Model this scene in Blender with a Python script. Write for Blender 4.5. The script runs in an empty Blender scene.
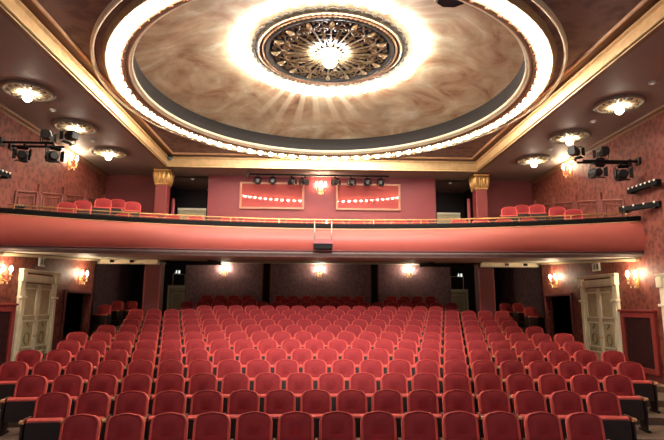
import bpy, math, random
from mathutils import Vector, Matrix
random.seed(7)
S = bpy.context.scene
COL = S.collection
PI = math.pi

# ------------------------------------------------------------------ camera, world, exposure
E = 2.27                                   # eye height above the floor of the front row
F_PX, YAW, PITCH, ROLL, CX = 498.286, 0.041345, 0.170677, 0.00519, -0.3749
_f = Vector((math.sin(YAW)*math.cos(PITCH), math.cos(YAW)*math.cos(PITCH), math.sin(PITCH)))
_r0 = Vector((math.cos(YAW), -math.sin(YAW), 0)); _u0 = _r0.cross(_f)
_r = _r0*math.cos(ROLL) + _u0*math.sin(ROLL); _u = -_r0*math.sin(ROLL) + _u0*math.cos(ROLL)
cam_d = bpy.data.cameras.new('camera'); cam = bpy.data.objects.new('camera', cam_d); COL.objects.link(cam)
cam_d.sensor_fit = 'HORIZONTAL'; cam_d.sensor_width = 36; cam_d.lens = F_PX*36/664
cam_d.clip_start = .1; cam_d.clip_end = 200
cam.matrix_world = Matrix(((_r.x, _u.x, -_f.x, CX), (_r.y, _u.y, -_f.y, 0), (_r.z, _u.z, -_f.z, E), (0, 0, 0, 1)))
S.camera = cam
W = bpy.data.worlds.new('world'); S.world = W; W.use_nodes = True
W.node_tree.nodes['Background'].inputs[0].default_value = (.9, .94, 1, 1)
W.node_tree.nodes['Background'].inputs[1].default_value = .13
S.view_settings.view_transform = 'Standard'; S.view_settings.look = 'None'
S.view_settings.exposure = 1.45; S.view_settings.gamma = 1; S.view_settings.use_curve_mapping = False
try:
    S.cycles.use_denoising = True
    S.cycles.max_bounces = 8; S.cycles.diffuse_bounces = 5
    S.cycles.sample_clamp_indirect = 6
except Exception: pass
RING_EM, DOME_EM, SCONCE_EM, GLOBE_EM, STAR_EM = 46, 68, 92, 17, 50
SPOT_W = 3600

# the lantern over the stage front that washes the middle of the stalls and the gallery front
sl = bpy.data.lights.new('stage_wash', 'SPOT'); sl.energy = SPOT_W; sl.color = (1, .9, .84); sl.spot_size = math.radians(43); sl.spot_blend = 1; sl.shadow_soft_size = .25
so = bpy.data.objects.new('stage_wash', sl); COL.objects.link(so); so.location = (0, -.5, E+3.75)
so.rotation_euler = (Vector((0, 17, E+.25))-Vector(so.location)).to_track_quat('-Z', 'Y').to_euler()

def at(x, y, Y):
    d = _f + _r*(x-332)/F_PX - _u*(y-220)/F_PX
    return Vector((CX, 0, E)) + d*(Y/d.y)
def atx(x, y, X):
    d = _f + _r*(x-332)/F_PX - _u*(y-220)/F_PX
    return Vector((CX, 0, E)) + d*((X-CX)/d.x)

# ------------------------------------------------------------------ materials
def lin(c):
    return tuple((v/12.92 if v <= .04045 else ((v+.055)/1.055)**2.4) for v in (x/255 for x in c)) + (1,)
def mat(name, rgb, rough=.6, metal=0, sheen=0, var=.12, scale=6, bump=0, emit=None, coat=0, rgb2=None, spec=.5):
    m = bpy.data.materials.new(name); m.use_nodes = True
    nt = m.node_tree; b = nt.nodes['Principled BSDF']
    b.inputs['Roughness'].default_value = rough; b.inputs['Metallic'].default_value = metal
    b.inputs['Specular IOR Level'].default_value = spec
    if sheen:
        b.inputs['Sheen Weight'].default_value = sheen; b.inputs['Sheen Roughness'].default_value = .4
        b.inputs['Sheen Tint'].default_value = lin((255, 150, 130))
    if coat: b.inputs['Coat Weight'].default_value = coat; b.inputs['Coat Roughness'].default_value = .05
    c = lin(rgb)
    tc = nt.nodes.new('ShaderNodeTexCoord'); nz = nt.nodes.new('ShaderNodeTexNoise')
    nz.inputs['Scale'].default_value = scale; nz.inputs['Detail'].default_value = 4
    nt.links.new(tc.outputs['Object'], nz.inputs['Vector'])
    rp = nt.nodes.new('ShaderNodeValToRGB')
    rp.color_ramp.elements[0].position = .3; rp.color_ramp.elements[1].position = .7
    rp.color_ramp.elements[0].color = tuple(v*(1-var) for v in c[:3]) + (1,)
    rp.color_ramp.elements[1].color = lin(rgb2) if rgb2 else tuple(min(1, v*(1+var)) for v in c[:3]) + (1,)
    nt.links.new(nz.outputs['Fac'], rp.inputs['Fac']); nt.links.new(rp.outputs['Color'], b.inputs['Base Color'])
    if bump:
        bp = nt.nodes.new('ShaderNodeBump'); bp.inputs['Strength'].default_value = bump; bp.inputs['Distance'].default_value = .02
        nt.links.new(nz.outputs['Fac'], bp.inputs['Height']); nt.links.new(bp.outputs['Normal'], b.inputs['Normal'])
    if emit:
        b.inputs['Emission Color'].default_value = lin(emit[0]); b.inputs['Emission Strength'].default_value = emit[1]
    return m
def damask(name, dark, light, scale, rough=.65, mid=.5):
    """wallpaper: mirrored leaf-like figures from a distorted wave and cells"""
    m = bpy.data.materials.new(name); m.use_nodes = True
    nt = m.node_tree; N = nt.nodes; L = nt.links; b = N['Principled BSDF']; b.inputs['Roughness'].default_value = rough
    tc = N.new('ShaderNodeTexCoord'); mp = N.new('ShaderNodeMapping'); mp.inputs['Scale'].default_value = (scale, scale, scale*.8)
    L.new(tc.outputs['Object'], mp.inputs['Vector'])
    vo = N.new('ShaderNodeTexVoronoi'); vo.feature = 'SMOOTH_F1'; vo.inputs['Scale'].default_value = 1.0
    nz = N.new('ShaderNodeTexNoise'); nz.inputs['Scale'].default_value = 2.2; nz.inputs['Detail'].default_value = 3
    wv = N.new('ShaderNodeTexWave'); wv.inputs['Scale'].default_value = .7; wv.inputs['Distortion'].default_value = 4; wv.inputs['Detail'].default_value = 2
    for n in (vo, nz, wv): L.new(mp.outputs['Vector'], n.inputs['Vector'])
    a = N.new('ShaderNodeMath'); a.operation = 'MULTIPLY_ADD'; a.inputs[1].default_value = .8
    L.new(nz.outputs['Fac'], a.inputs[0]); L.new(vo.outputs['Distance'], a.inputs[2])
    rp = N.new('ShaderNodeValToRGB'); rp.color_ramp.elements[0].position = mid-.17; rp.color_ramp.elements[1].position = mid+.17
    rp.color_ramp.elements[0].color = lin(dark); rp.color_ramp.elements[1].color = lin(light)
    L.new(a.outputs[0], rp.inputs['Fac']); L.new(rp.outputs['Color'], b.inputs['Base Color'])
    return m
def emis(name, rgb, s):
    m = bpy.data.materials.new(name); m.use_nodes = True; nt = m.node_tree
    b = nt.nodes['Principled BSDF']; b.inputs['Base Color'].default_value = (.9, .88, .8, 1)
    b.inputs['Emission Color'].default_value = lin(rgb); b.inputs['Emission Strength'].default_value = s
    return m
def fresco():
    m = bpy.data.materials.new('dome_painting'); m.use_nodes = True
    nt = m.node_tree; N = nt.nodes; L = nt.links; b = N['Principled BSDF']; b.inputs['Roughness'].default_value = .75
    tc = N.new('ShaderNodeTexCoord')
    n1 = N.new('ShaderNodeTexNoise'); n1.inputs['Scale'].default_value = .75; n1.inputs['Detail'].default_value = 7; n1.inputs['Distortion'].default_value = 1.6; n1.inputs['Roughness'].default_value = .62
    n2 = N.new('ShaderNodeTexNoise'); n2.inputs['Scale'].default_value = 4.2; n2.inputs['Detail'].default_value = 6; n2.inputs['Distortion'].default_value = .9
    ms = N.new('ShaderNodeMapping'); ms.inputs['Scale'].default_value = (1, 1, 0); L.new(tc.outputs['Object'], ms.inputs['Vector'])
    nv = N.new('ShaderNodeVectorMath'); nv.operation = 'NORMALIZE'; L.new(ms.outputs['Vector'], nv.inputs[0])
    le = N.new('ShaderNodeVectorMath'); le.operation = 'LENGTH'; L.new(ms.outputs['Vector'], le.inputs[0])
    sx = N.new('ShaderNodeSeparateXYZ'); L.new(nv.outputs[0], sx.inputs[0])
    cb = N.new('ShaderNodeCombineXYZ'); L.new(sx.outputs[0], cb.inputs[0]); L.new(sx.outputs[1], cb.inputs[1])
    ld = N.new('ShaderNodeMath'); ld.operation = 'MULTIPLY'; ld.inputs[1].default_value = .42; L.new(le.outputs['Value'], ld.inputs[0]); L.new(ld.outputs[0], cb.inputs[2])
    L.new(tc.outputs['Object'], n1.inputs['Vector']); L.new(cb.outputs[0], n2.inputs['Vector'])
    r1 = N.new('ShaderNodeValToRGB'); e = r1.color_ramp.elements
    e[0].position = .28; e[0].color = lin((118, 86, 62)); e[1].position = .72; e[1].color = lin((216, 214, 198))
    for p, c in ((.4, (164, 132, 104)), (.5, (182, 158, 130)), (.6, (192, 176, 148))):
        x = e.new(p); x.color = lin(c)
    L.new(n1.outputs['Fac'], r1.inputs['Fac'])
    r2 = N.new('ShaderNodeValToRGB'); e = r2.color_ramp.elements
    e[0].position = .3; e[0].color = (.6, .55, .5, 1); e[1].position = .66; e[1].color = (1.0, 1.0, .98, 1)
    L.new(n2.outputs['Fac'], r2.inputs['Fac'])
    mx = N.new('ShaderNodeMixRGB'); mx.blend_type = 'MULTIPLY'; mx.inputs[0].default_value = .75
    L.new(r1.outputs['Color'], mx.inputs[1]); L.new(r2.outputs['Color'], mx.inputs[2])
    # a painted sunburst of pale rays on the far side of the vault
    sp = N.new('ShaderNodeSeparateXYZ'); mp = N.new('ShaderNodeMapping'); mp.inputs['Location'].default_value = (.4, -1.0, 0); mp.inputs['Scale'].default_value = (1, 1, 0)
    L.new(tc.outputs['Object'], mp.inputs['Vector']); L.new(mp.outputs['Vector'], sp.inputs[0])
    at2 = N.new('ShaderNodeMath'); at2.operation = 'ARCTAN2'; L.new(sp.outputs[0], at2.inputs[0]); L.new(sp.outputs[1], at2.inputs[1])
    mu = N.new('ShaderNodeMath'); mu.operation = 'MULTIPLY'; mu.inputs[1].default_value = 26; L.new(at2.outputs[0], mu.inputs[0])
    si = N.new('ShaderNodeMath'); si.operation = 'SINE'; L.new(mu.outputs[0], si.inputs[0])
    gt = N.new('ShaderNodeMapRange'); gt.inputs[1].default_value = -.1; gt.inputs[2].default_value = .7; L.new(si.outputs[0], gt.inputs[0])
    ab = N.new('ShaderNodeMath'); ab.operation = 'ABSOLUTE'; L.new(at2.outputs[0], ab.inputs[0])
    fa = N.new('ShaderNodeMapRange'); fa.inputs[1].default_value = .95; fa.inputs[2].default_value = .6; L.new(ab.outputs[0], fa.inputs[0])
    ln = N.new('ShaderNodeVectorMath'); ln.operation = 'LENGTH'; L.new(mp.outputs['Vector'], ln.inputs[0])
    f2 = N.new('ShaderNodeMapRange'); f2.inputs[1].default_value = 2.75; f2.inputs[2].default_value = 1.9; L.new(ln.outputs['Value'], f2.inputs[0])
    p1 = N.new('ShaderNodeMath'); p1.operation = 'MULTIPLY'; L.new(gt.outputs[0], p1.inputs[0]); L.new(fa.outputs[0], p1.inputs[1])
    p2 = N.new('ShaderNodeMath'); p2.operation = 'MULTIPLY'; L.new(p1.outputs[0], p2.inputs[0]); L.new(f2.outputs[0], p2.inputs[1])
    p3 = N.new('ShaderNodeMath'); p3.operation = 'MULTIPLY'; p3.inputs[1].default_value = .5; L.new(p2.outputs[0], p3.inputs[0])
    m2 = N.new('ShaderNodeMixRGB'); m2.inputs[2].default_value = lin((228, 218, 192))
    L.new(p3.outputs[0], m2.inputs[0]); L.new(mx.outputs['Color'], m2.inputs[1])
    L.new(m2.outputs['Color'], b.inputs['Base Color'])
    return m

M = dict(
    velvet=mat('velvet_red', (150, 38, 43), .8, sheen=.4, var=.1, scale=14),
    velvet_edge=mat('velvet_border', (208, 82, 74), .7, sheen=.5, var=.06, scale=14),
    wood_dark=mat('dark_wood', (36, 16, 15), .6, var=.3, scale=9),
    wood_arm=mat('armrest_wood', (112, 58, 40), .5, var=.2, scale=12),
    wood_tip=mat('worn_wood', (196, 142, 104), .45),
    iron=mat('black_metal', (26, 22, 22), .45, metal=.3),
    black=mat('black_paint', (11, 11, 12), .7, spec=.2),
    carpet=mat('floor_carpet', (108, 88, 74), .95, var=.2, scale=30, bump=.2),
    wall=damask('red_damask', (92, 35, 29), (128, 66, 50), 10, mid=.78),
    wall_deep=damask('hazed_damask', (104, 76, 86), (124, 94, 102), 8, mid=.78),  # greyish-blue haze under the gallery is mixed into both tones
    wall_red=mat('red_wall', (118, 38, 41), .6, var=.06, scale=1.2),
    wall_maroon=mat('maroon_wall', (104, 34, 38), .7, var=.1, scale=1.5),
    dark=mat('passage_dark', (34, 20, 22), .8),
    parapet=mat('parapet_red', (188, 96, 84), .5, var=.05, scale=1.1),
    mould_dark=mat('dark_moulding', (104, 44, 44), .5),
    mould_grey=mat('grey_moulding', (112, 92, 86), .5),
    soffit=mat('grey_plaster', (196, 186, 166), .55, var=.06, scale=1.5),
    ceil=mat('brown_ceiling', (146, 131, 124), .62, var=.06, scale=1),
    spandrel=damask('brown_damask', (110, 86, 82), (134, 110, 104), 3.5, mid=.78),
    strip=mat('brown_band', (128, 92, 64), .5, var=.08, scale=3),
    gold=mat('gilded_plaster', (208, 172, 122), .45, var=.12, scale=8, bump=.15),
    mirror_frame=mat('worn_gilt', (168, 112, 84), .5),
    gold_line=mat('gilt_line', (214, 170, 130), .4),
    gilt=mat('gilt_metal', (206, 160, 96), .4, metal=.5, var=.15),
    ornament=mat('olive_relief', (150, 132, 92), .5),
    cream=mat('cream_plaster', (226, 212, 180), .55, var=.08, scale=9),
    door=mat('cream_painted_wood', (236, 226, 196), .5, var=.1, scale=5),
    door_panel=mat('olive_cream_panel', (192, 178, 140), .5, var=.12, scale=7),
    stone=mat('grey_plaster_rim', (128, 118, 104), .6, var=.2, scale=16, bump=.3),
    drum=mat('drum_painted_shade', (24, 18, 16), .7),  # dark of the unlit drum, put into the base colour
    grille=mat('antique_gilt', (150, 122, 84), .45, metal=.25, var=.3, scale=18),
    cornice_tan=mat('tan_plaster', (150, 122, 88), .55, var=.15, scale=10), rim=mat('rim_painted_shade', (66, 60, 50), .6, var=.3, scale=14),  # rim: its unlit darkness is painted into the colour
    void=mat('blue_black_void', (26, 36, 56), .7),  # bluish lamp light in the shaft is painted into this dark colour
    col=mat('column_red', (124, 44, 43), .5, var=.06, scale=2),
    niche=mat('dark_panel', (58, 20, 22), .6, var=.2, scale=8),
    frame_red=mat('red_painted_frame', (142, 50, 46), .5),
    glass=None, mould_red=mat('red_brown_wood', (122, 62, 50), .55), steel=mat('pale_steel', (190, 170, 160), .35, metal=.5),
    white=mat('white_plastic', (214, 214, 206), .5),
    lens=mat('lens_glass', (120, 136, 146), .08, coat=1, var=.3, scale=20),
    brass=mat('brass_rail', (222, 176, 112), .3, metal=.7),
    sign_green=mat('dark_green_sign', (18, 34, 28), .4),
    pinkpost=mat('pink_post', (190, 84, 90), .5),
    fresco=fresco(),
    ring_bulb=emis('ring_bulb', (255, 244, 226), RING_EM),
    dome_bulb=emis('rosette_bulb', (255, 244, 226), DOME_EM),
    flame=emis('candle_bulb', (255, 232, 196), SCONCE_EM),
    globe=emis('globe_bulb', (255, 240, 214), GLOBE_EM),
    star=emis('white_lamp', (226, 240, 255), STAR_EM),
    led=emis('led_lens', (255, 240, 220), .12),
    sign_lit=emis('lit_sign', (226, 230, 220), .5),
)
def mirror_glass():
    m = bpy.data.materials.new('mirror_glass'); m.use_nodes = True
    b = m.node_tree.nodes['Principled BSDF']
    b.inputs['Base Color'].default_value = lin((206, 100, 94)); b.inputs['Metallic'].default_value = .5
    b.inputs['Roughness'].default_value = .03
    return m
M['glass'] = mirror_glass()

# ------------------------------------------------------------------ mesh helpers
class MB:
    def __init__(s): s.v, s.f = [], []
    def add(s, vs, fs, T=None):
        o = len(s.v)
        s.v += [tuple(T @ Vector(p)) if T else tuple(p) for p in vs]
        s.f += [tuple(i+o for i in f) for f in fs]; return s
    def box(s, x0, x1, y0, y1, z0, z1, T=None):
        return s.add([(x0, y0, z0), (x1, y0, z0), (x1, y1, z0), (x0, y1, z0), (x0, y0, z1), (x1, y0, z1), (x1, y1, z1), (x0, y1, z1)],
                     [(3, 2, 1, 0), (4, 5, 6, 7), (0, 1, 5, 4), (1, 2, 6, 5), (2, 3, 7, 6), (3, 0, 4, 7)], T)
    def prism(s, poly, d0, d1, axis='y', T=None):
        """polygon extruded along an axis: poly in (x,z) for y, (y,z) for x, (x,y) for z"""
        def P(a, b, d): return (a, d, b) if axis == 'y' else ((d, a, b) if axis == 'x' else (a, b, d))
        n = len(poly)
        return s.add([P(a, b, d0) for a, b in poly] + [P(a, b, d1) for a, b in poly],
                     [tuple(range(n)), tuple(range(2*n-1, n-1, -1))] + [(i, i+n, (i+1) % n+n, (i+1) % n) for i in range(n)], T)
    def lathe(s, prof, n=24, T=None, a0=0, a1=2*PI, closed=False):
        full = abs(a1-a0-2*PI) < 1e-6; k = n if full else n+1; m = len(prof)
        vs = [(r*math.cos(a0+(a1-a0)*i/n), r*math.sin(a0+(a1-a0)*i/n), z) for i in range(k) for r, z in prof]
        fs = []
        for i in range(n):
            j = (i+1) % k
            for q in range(m if closed else m-1):
                p = (q+1) % m
                fs.append((i*m+q, j*m+q, j*m+p, i*m+p))
        return s.add(vs, fs, T)
    def tube(s, pts, r, n=6, closed=False, T=None):
        pts = [Vector(p) for p in pts]; N = len(pts); vs, fs = [], []
        up = Vector((0, 0, 1))
        for i, p in enumerate(pts):
            a = pts[(i-1) % N] if (i or closed) else p; b = pts[(i+1) % N] if (i < N-1 or closed) else p
            t = (b-a).normalized() if (b-a).length > 1e-9 else up
            x = t.cross(up if abs(t.z) < .95 else Vector((0, 1, 0))).normalized(); y = x.cross(t)
            rr = r[i] if isinstance(r, (list, tuple)) else r
            vs += [p + x*(rr*math.cos(2*PI*k/n)) + y*(rr*math.sin(2*PI*k/n)) for k in range(n)]
        for i in range(N if closed else N-1):
            j = (i+1) % N
            fs += [(i*n+k, i*n+(k+1) % n, j*n+(k+1) % n, j*n+k) for k in range(n)]
        if not closed: fs += [tuple(range(n-1, -1, -1)), tuple((N-1)*n+k for k in range(n))]
        return s.add(vs, fs, T)
    def ball(s, c, r, n=8, sz=1, T=None):
        m = max(4, n//2); vs = [(c[0], c[1], c[2]-r*sz)]; fs = []
        for j in range(1, m):
            a = -PI/2 + PI*j/m
            vs += [(c[0]+r*math.cos(a)*math.cos(2*PI*i/n), c[1]+r*math.cos(a)*math.sin(2*PI*i/n), c[2]+r*sz*math.sin(a)) for i in range(n)]
        vs.append((c[0], c[1], c[2]+r*sz)); last = len(vs)-1
        fs += [(0, 1+(i+1) % n, 1+i) for i in range(n)]
        for j in range(m-2):
            o = 1+j*n
            fs += [(o+i, o+(i+1) % n, o+n+(i+1) % n, o+n+i) for i in range(n)]
        o = 1+(m-2)*n
        fs += [(o+i, o+(i+1) % n, last) for i in range(n)]
        return s.add(vs, fs, T)
    def sweep(s, rows):
        """rows: list of equally long point lists; a skin between them"""
        n = len(rows[0]); vs = [p for r in rows for p in r]
        return s.add(vs, [(i*n+k, i*n+k+1, (i+1)*n+k+1, (i+1)*n+k) for i in range(len(rows)-1) for k in range(n-1)])
    def build(s, name, m, parent=None, loc=None, smooth=False, bevel=0):
        me = bpy.data.meshes.new(name); me.from_pydata(s.v, [], s.f); me.update()
        me.materials.append(M[m] if isinstance(m, str) else m)
        if smooth: me.polygons.foreach_set('use_smooth', [True]*len(me.polygons))
        o = bpy.data.objects.new(name, me); COL.objects.link(o)
        if parent: o.parent = parent
        if loc: o.location = loc
        if bevel:
            b = o.modifiers.new('bevel', 'BEVEL'); b.width = bevel; b.segments = 2; b.limit_method = 'ANGLE'
        return o
def tag(o, label=None, cat=None, group=None, kind=None):
    for k, v in (('label', label), ('category', cat), ('group', group), ('kind', kind)):
        if v: o[k] = v
    return o
def struct(o, label=None):
    o['kind'] = 'structure'
    if label: o['label'] = label
    return o
def thing(name, label, cat, loc=(0, 0, 0), rz=0, group=None):
    o = bpy.data.objects.new(name, None); COL.objects.link(o); o.location = loc; o.rotation_euler = (0, 0, rz)
    o.empty_display_size = .1
    return tag(o, label, cat, group)
def copy_tree(o, parent=None):
    c = o.copy(); COL.objects.link(c)
    if parent: c.parent = parent
    for ch in KIDS.get(o.name, [x for x in COL.objects if x.parent == o]):
        copy_tree(ch, c)
    return c
KIDS = {}
def freeze(o):
    """remember a prototype's children so that copying stays quick"""
    k = [x for x in COL.objects if x.parent == o]; KIDS[o.name] = k
    for x in k: freeze(x)
def Rz(a): return Matrix.Rotation(a, 4, 'Z')
def Tr(*p): return Matrix.Translation(p)
ONES = 'first second third fourth fifth sixth seventh eighth ninth tenth eleventh twelfth thirteenth fourteenth fifteenth sixteenth seventeenth eighteenth nineteenth twentieth twenty-first twenty-second twenty-third twenty-fourth'.split()

# ------------------------------------------------------------------ layout constants
SW, C_ROW = .55, .012
WX = 7.43                                   # side walls
def row_y(k): return 6.9265 + (k-1)*1.0232
def row_top(k): return E - 1.3907 + (k-1)*.1185 + (k-1)**2*.0008
SEAT_H = .88
def row_floor(k): return row_top(k) - SEAT_H
NROW = 15
BACK = 22.3
ZC, ZM = E+4.41, E+4.79                     # side ceilings, middle ceiling
BX, BY = 5.06, 15.72                        # inner faces of the gilded beams
RY = 10.86                                  # centre of the lamp ring
def soff(y): return E + 1.2 + .064*(y-12.2)
def q_(x): return (x/WX)**2
def par_y(x): return 12.45 - 1.05*q_(x)

# ------------------------------------------------------------------ floor
XS = [-9 + 18*i/48 for i in range(49)]
mb = MB(); rows = []
for y, z in ((.5, 0.0),): rows.append([(x, y, 0.0) for x in XS])
for k in range(2, NROW+1):
    f = lambda x: row_y(k) - .64 - C_ROW*x*x
    rows.append([(x, f(x), row_floor(k-1)) for x in XS]); rows.append([(x, f(x), row_floor(k)) for x in XS])
rows.append([(x, 24.4, row_floor(NROW)) for x in XS])
mb.sweep(rows); struct(mb.build('floor', 'carpet'))

# ------------------------------------------------------------------ side walls with their doorways
DY0, DY1, DTOP = 14.8, 16.42, E+.34         # the dark doorway in each side wall
for sg, nm in ((-1, 'wall_left'), (1, 'wall_right')):
    a, b = sorted((sg*WX, sg*(WX+.2)))
    mb = MB()
    mb.box(a, b, 4, DY0, -.1, E+1.9); mb.box(a, b, DY1, 16.7, -.1, E+1.9); mb.box(a, b, DY0, DY1, DTOP, E+1.9)
    mb.box(a, b, 4, 17.0, E+1.9, ZC+.1)
    struct(mb.build(nm, 'wall'))
    # passage behind the doorway
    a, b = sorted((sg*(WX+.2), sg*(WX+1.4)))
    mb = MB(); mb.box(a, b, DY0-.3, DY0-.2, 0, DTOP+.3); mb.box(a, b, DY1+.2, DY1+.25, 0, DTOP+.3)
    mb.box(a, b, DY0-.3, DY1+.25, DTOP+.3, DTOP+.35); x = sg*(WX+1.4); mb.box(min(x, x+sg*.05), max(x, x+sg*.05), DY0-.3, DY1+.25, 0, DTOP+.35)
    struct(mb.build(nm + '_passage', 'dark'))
    # casing around the doorway
    a, b = sorted((sg*(WX+.01), sg*(WX-.05)))
    mb = MB(); mb.box(a, b, DY0-.09, DY0, .7, DTOP+.09); mb.box(a, b, DY1, DY1+.09, .7, DTOP+.09); mb.box(a, b, DY0, DY1, DTOP, DTOP+.09)
    struct(mb.build('trim_1' if sg < 0 else 'trim_2', 'mould_dark', bevel=.012))
    # recess beside the rear seats
    a, b = sorted((sg*8.9, sg*9.05))
    mb = MB(); mb.box(a, b, 16.7, 24.2, .5, E+2.2); a, b = sorted((sg*WX, sg*9.05)); mb.box(a, b, 16.62, 16.7, .5, E+2.2)
    struct(mb.build('wall_recess_left' if sg < 0 else 'wall_recess_right', 'wall_deep'))
    # sconce-lit edge of the gallery underside, shaped as a pale strip
    mb = MB(); y0, y1 = 11.5, 16.7
    x0, x1 = sorted((sg*WX, sg*(WX-.12)))
    mb.add([(x0, y0, soff(y0)-.07), (x1, y0, soff(y0)-.07), (x1, y1, soff(y1)-.07), (x0, y1, soff(y1)-.07), (x0, y0, soff(y0)-.01), (x1, y0, soff(y0)-.01), (x1, y1, soff(y1)-.01), (x0, y1, soff(y1)-.01)],
           [(3, 2, 1, 0), (4, 5, 6, 7), (0, 1, 5, 4), (1, 2, 6, 5), (2, 3, 7, 6), (3, 0, 4, 7)])
    struct(mb.build('trim_3' if sg < 0 else 'trim_4', 'cream'))
    # crown moulding under the side ceiling
    mb = MB(); p = [(0, 0), (.1, 0), (.08, -.05), (.03, -.07), (0, -.12)]
    mb.prism([(sg*(WX-a), ZC+b) for a, b in p], 4, 17.0, 'y'); struct(mb.build('trim_5' if sg < 0 else 'trim_6', 'strip'))
    # skirting
    mb = MB(); n = 0
    for k in range(2, 12):
        a, b = sorted((sg*WX, sg*(WX-.03))); c = C_ROW*WX*WX
        y0, y1 = row_y(k)-.64-c, row_y(k)+.383-c
        if y1 > DY0-.1: y1 = min(y1, DY0-.1)
        if y1 > y0: mb.box(a, b, y0, y1, row_floor(k), row_floor(k)+.16)
    struct(mb.build('baseboard_left' if sg < 0 else 'baseboard_right', 'mould_dark'))

# rear wall under the gallery, in three bays, with passages at either end
mb = MB(); mb.box(-5.9, 5.9, BACK, BACK+.3, 1.2, E+2.2); struct(mb.build('wall_back', 'wall_deep'))
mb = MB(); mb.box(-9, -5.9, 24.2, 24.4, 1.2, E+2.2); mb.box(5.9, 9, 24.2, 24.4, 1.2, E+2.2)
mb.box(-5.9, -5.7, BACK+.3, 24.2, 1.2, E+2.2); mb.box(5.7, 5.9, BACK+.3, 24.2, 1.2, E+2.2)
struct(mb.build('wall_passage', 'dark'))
for i, xc in enumerate((-2.34, 2.45)):       # dark strips between pale uprights on the rear wall
    mb = MB(); mb.box(xc-.2, xc-.15, BACK-.08, BACK, 1.2, soff(BACK)); mb.box(xc+.15, xc+.2, BACK-.08, BACK, 1.2, soff(BACK))
    o = struct(mb.build('trim_%d' % (7+i), 'maroon_trim' if 'maroon_trim' in M else 'mould_dark', bevel=.01))
    MB().box(xc-.15, xc+.15, BACK-.04, BACK-.001, 1.2, soff(BACK)).build('panel', 'black', o)

# ------------------------------------------------------------------ gallery: soffit, parapet, floor
N = 60; PX = [-WX + 2*WX*i/N for i in range(N+1)]
mb = MB()
mb.sweep([[(x, par_y(x)+.02, E+1.2-.03*q_(x)) for x in PX], [(x, 16.7, soff(16.7)) for x in PX]])
mb.box(-9.0, 9.0, 16.7, 16.72, soff(16.7), soff(16.7)+.02)
mb.sweep([[(x, 16.7, soff(16.7)) for x in (-9, 9)], [(x, 24.4, soff(24.4)) for x in (-9, 9)]])
struct(mb.build('ceiling_underside', 'soffit'))
prof_red = [(-.02, 0.0), (-.07, .06), (-.13, .22), (-.16, .45), (-.14, .7), (-.08, .9), (-.02, 1.0)]
mb = MB()
mb.sweep([[(x, par_y(x)+dy, E+(1.92+.11*q_(x)) - t*((1.92+.11*q_(x))-(1.38-.06*q_(x)))) for x in PX] for dy, t in prof_red])
struct(mb.build('wall_parapet', 'parapet', smooth=True))
mb = MB()
pm = [(-.02, 0), (-.08, .05), (-.09, .2), (-.04, .28)]
mb.sweep([[(x, par_y(x)+dy, E+(1.38-.06*q_(x)) - t*(.18-.03*q_(x))) for x in PX] for dy, t in pm])
struct(mb.build('trim_9', 'mould_dark', smooth=True))
mb = MB(); pm = [(-.04, .28), (-.06, .34), (-.06, .6), (-.02, .68), (.0, .85), (.02, 1)]
mb.sweep([[(x, par_y(x)+dy, E+(1.38-.06*q_(x)) - t*(.18-.03*q_(x))) for x in PX] for dy, t in pm])
struct(mb.build('trim_30', 'mould_grey', smooth=True))
mb = MB()
pt = [(.3, .0), (.3, .12), (-.06, .12), (-.08, .1), (-.08, .02), (-.02, .0)]
mb.sweep([[(x, par_y(x)+dy, E+1.92+.11*q_(x)+dz) for x in PX] for dy, dz in pt])
struct(mb.build('trim_10', 'black'))
mb = MB()
mb.tube([(x, par_y(x)-.05, E+1.905+.11*q_(x)) for x in PX], .018, 6); struct(mb.build('trim_11', 'gold_line', smooth=True))
mb = MB()                                    # stepped gallery floor
rows = [[(x, par_y(x)+.1, E+1.3) for x in PX]]
gal = [(0.15, 1.46), (1.55, 1.7), (2.4, 2.0)]
for d, z in gal:
    rows.append([(x, min(par_y(x)+d, 19), E+z-.3 if d > .2 else E+z) for x in PX]); rows.append([(x, min(par_y(x)+d, 19), E+z) for x in PX])
rows.append([(x, 19, E+2.0) for x in PX]); mb.sweep(rows); struct(mb.build('floor_gallery', 'carpet'))

# walls behind the gallery
mb = MB(); mb.box(-3.93, 3.93, 16.8, 17.0, E+1.5, ZC+.1); struct(mb.build('wall_gallery', 'wall_red'))
for sg in (-1, 1):
    a, b = sorted((sg*5.5, sg*WX)); mb = MB(); mb.box(a, b, 16.95, 17.1, E+1.5, ZC+.1)
    struct(mb.build('wall_gallery_left' if sg < 0 else 'wall_gallery_right', 'wall_maroon'))
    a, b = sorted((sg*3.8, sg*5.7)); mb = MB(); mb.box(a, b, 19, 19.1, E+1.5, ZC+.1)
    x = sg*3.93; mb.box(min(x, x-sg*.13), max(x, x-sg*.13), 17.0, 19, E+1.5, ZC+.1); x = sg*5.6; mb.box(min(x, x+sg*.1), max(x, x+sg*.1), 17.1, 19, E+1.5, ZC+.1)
    struct(mb.build('wall_landing_left' if sg < 0 else 'wall_landing_right', 'dark'))

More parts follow.
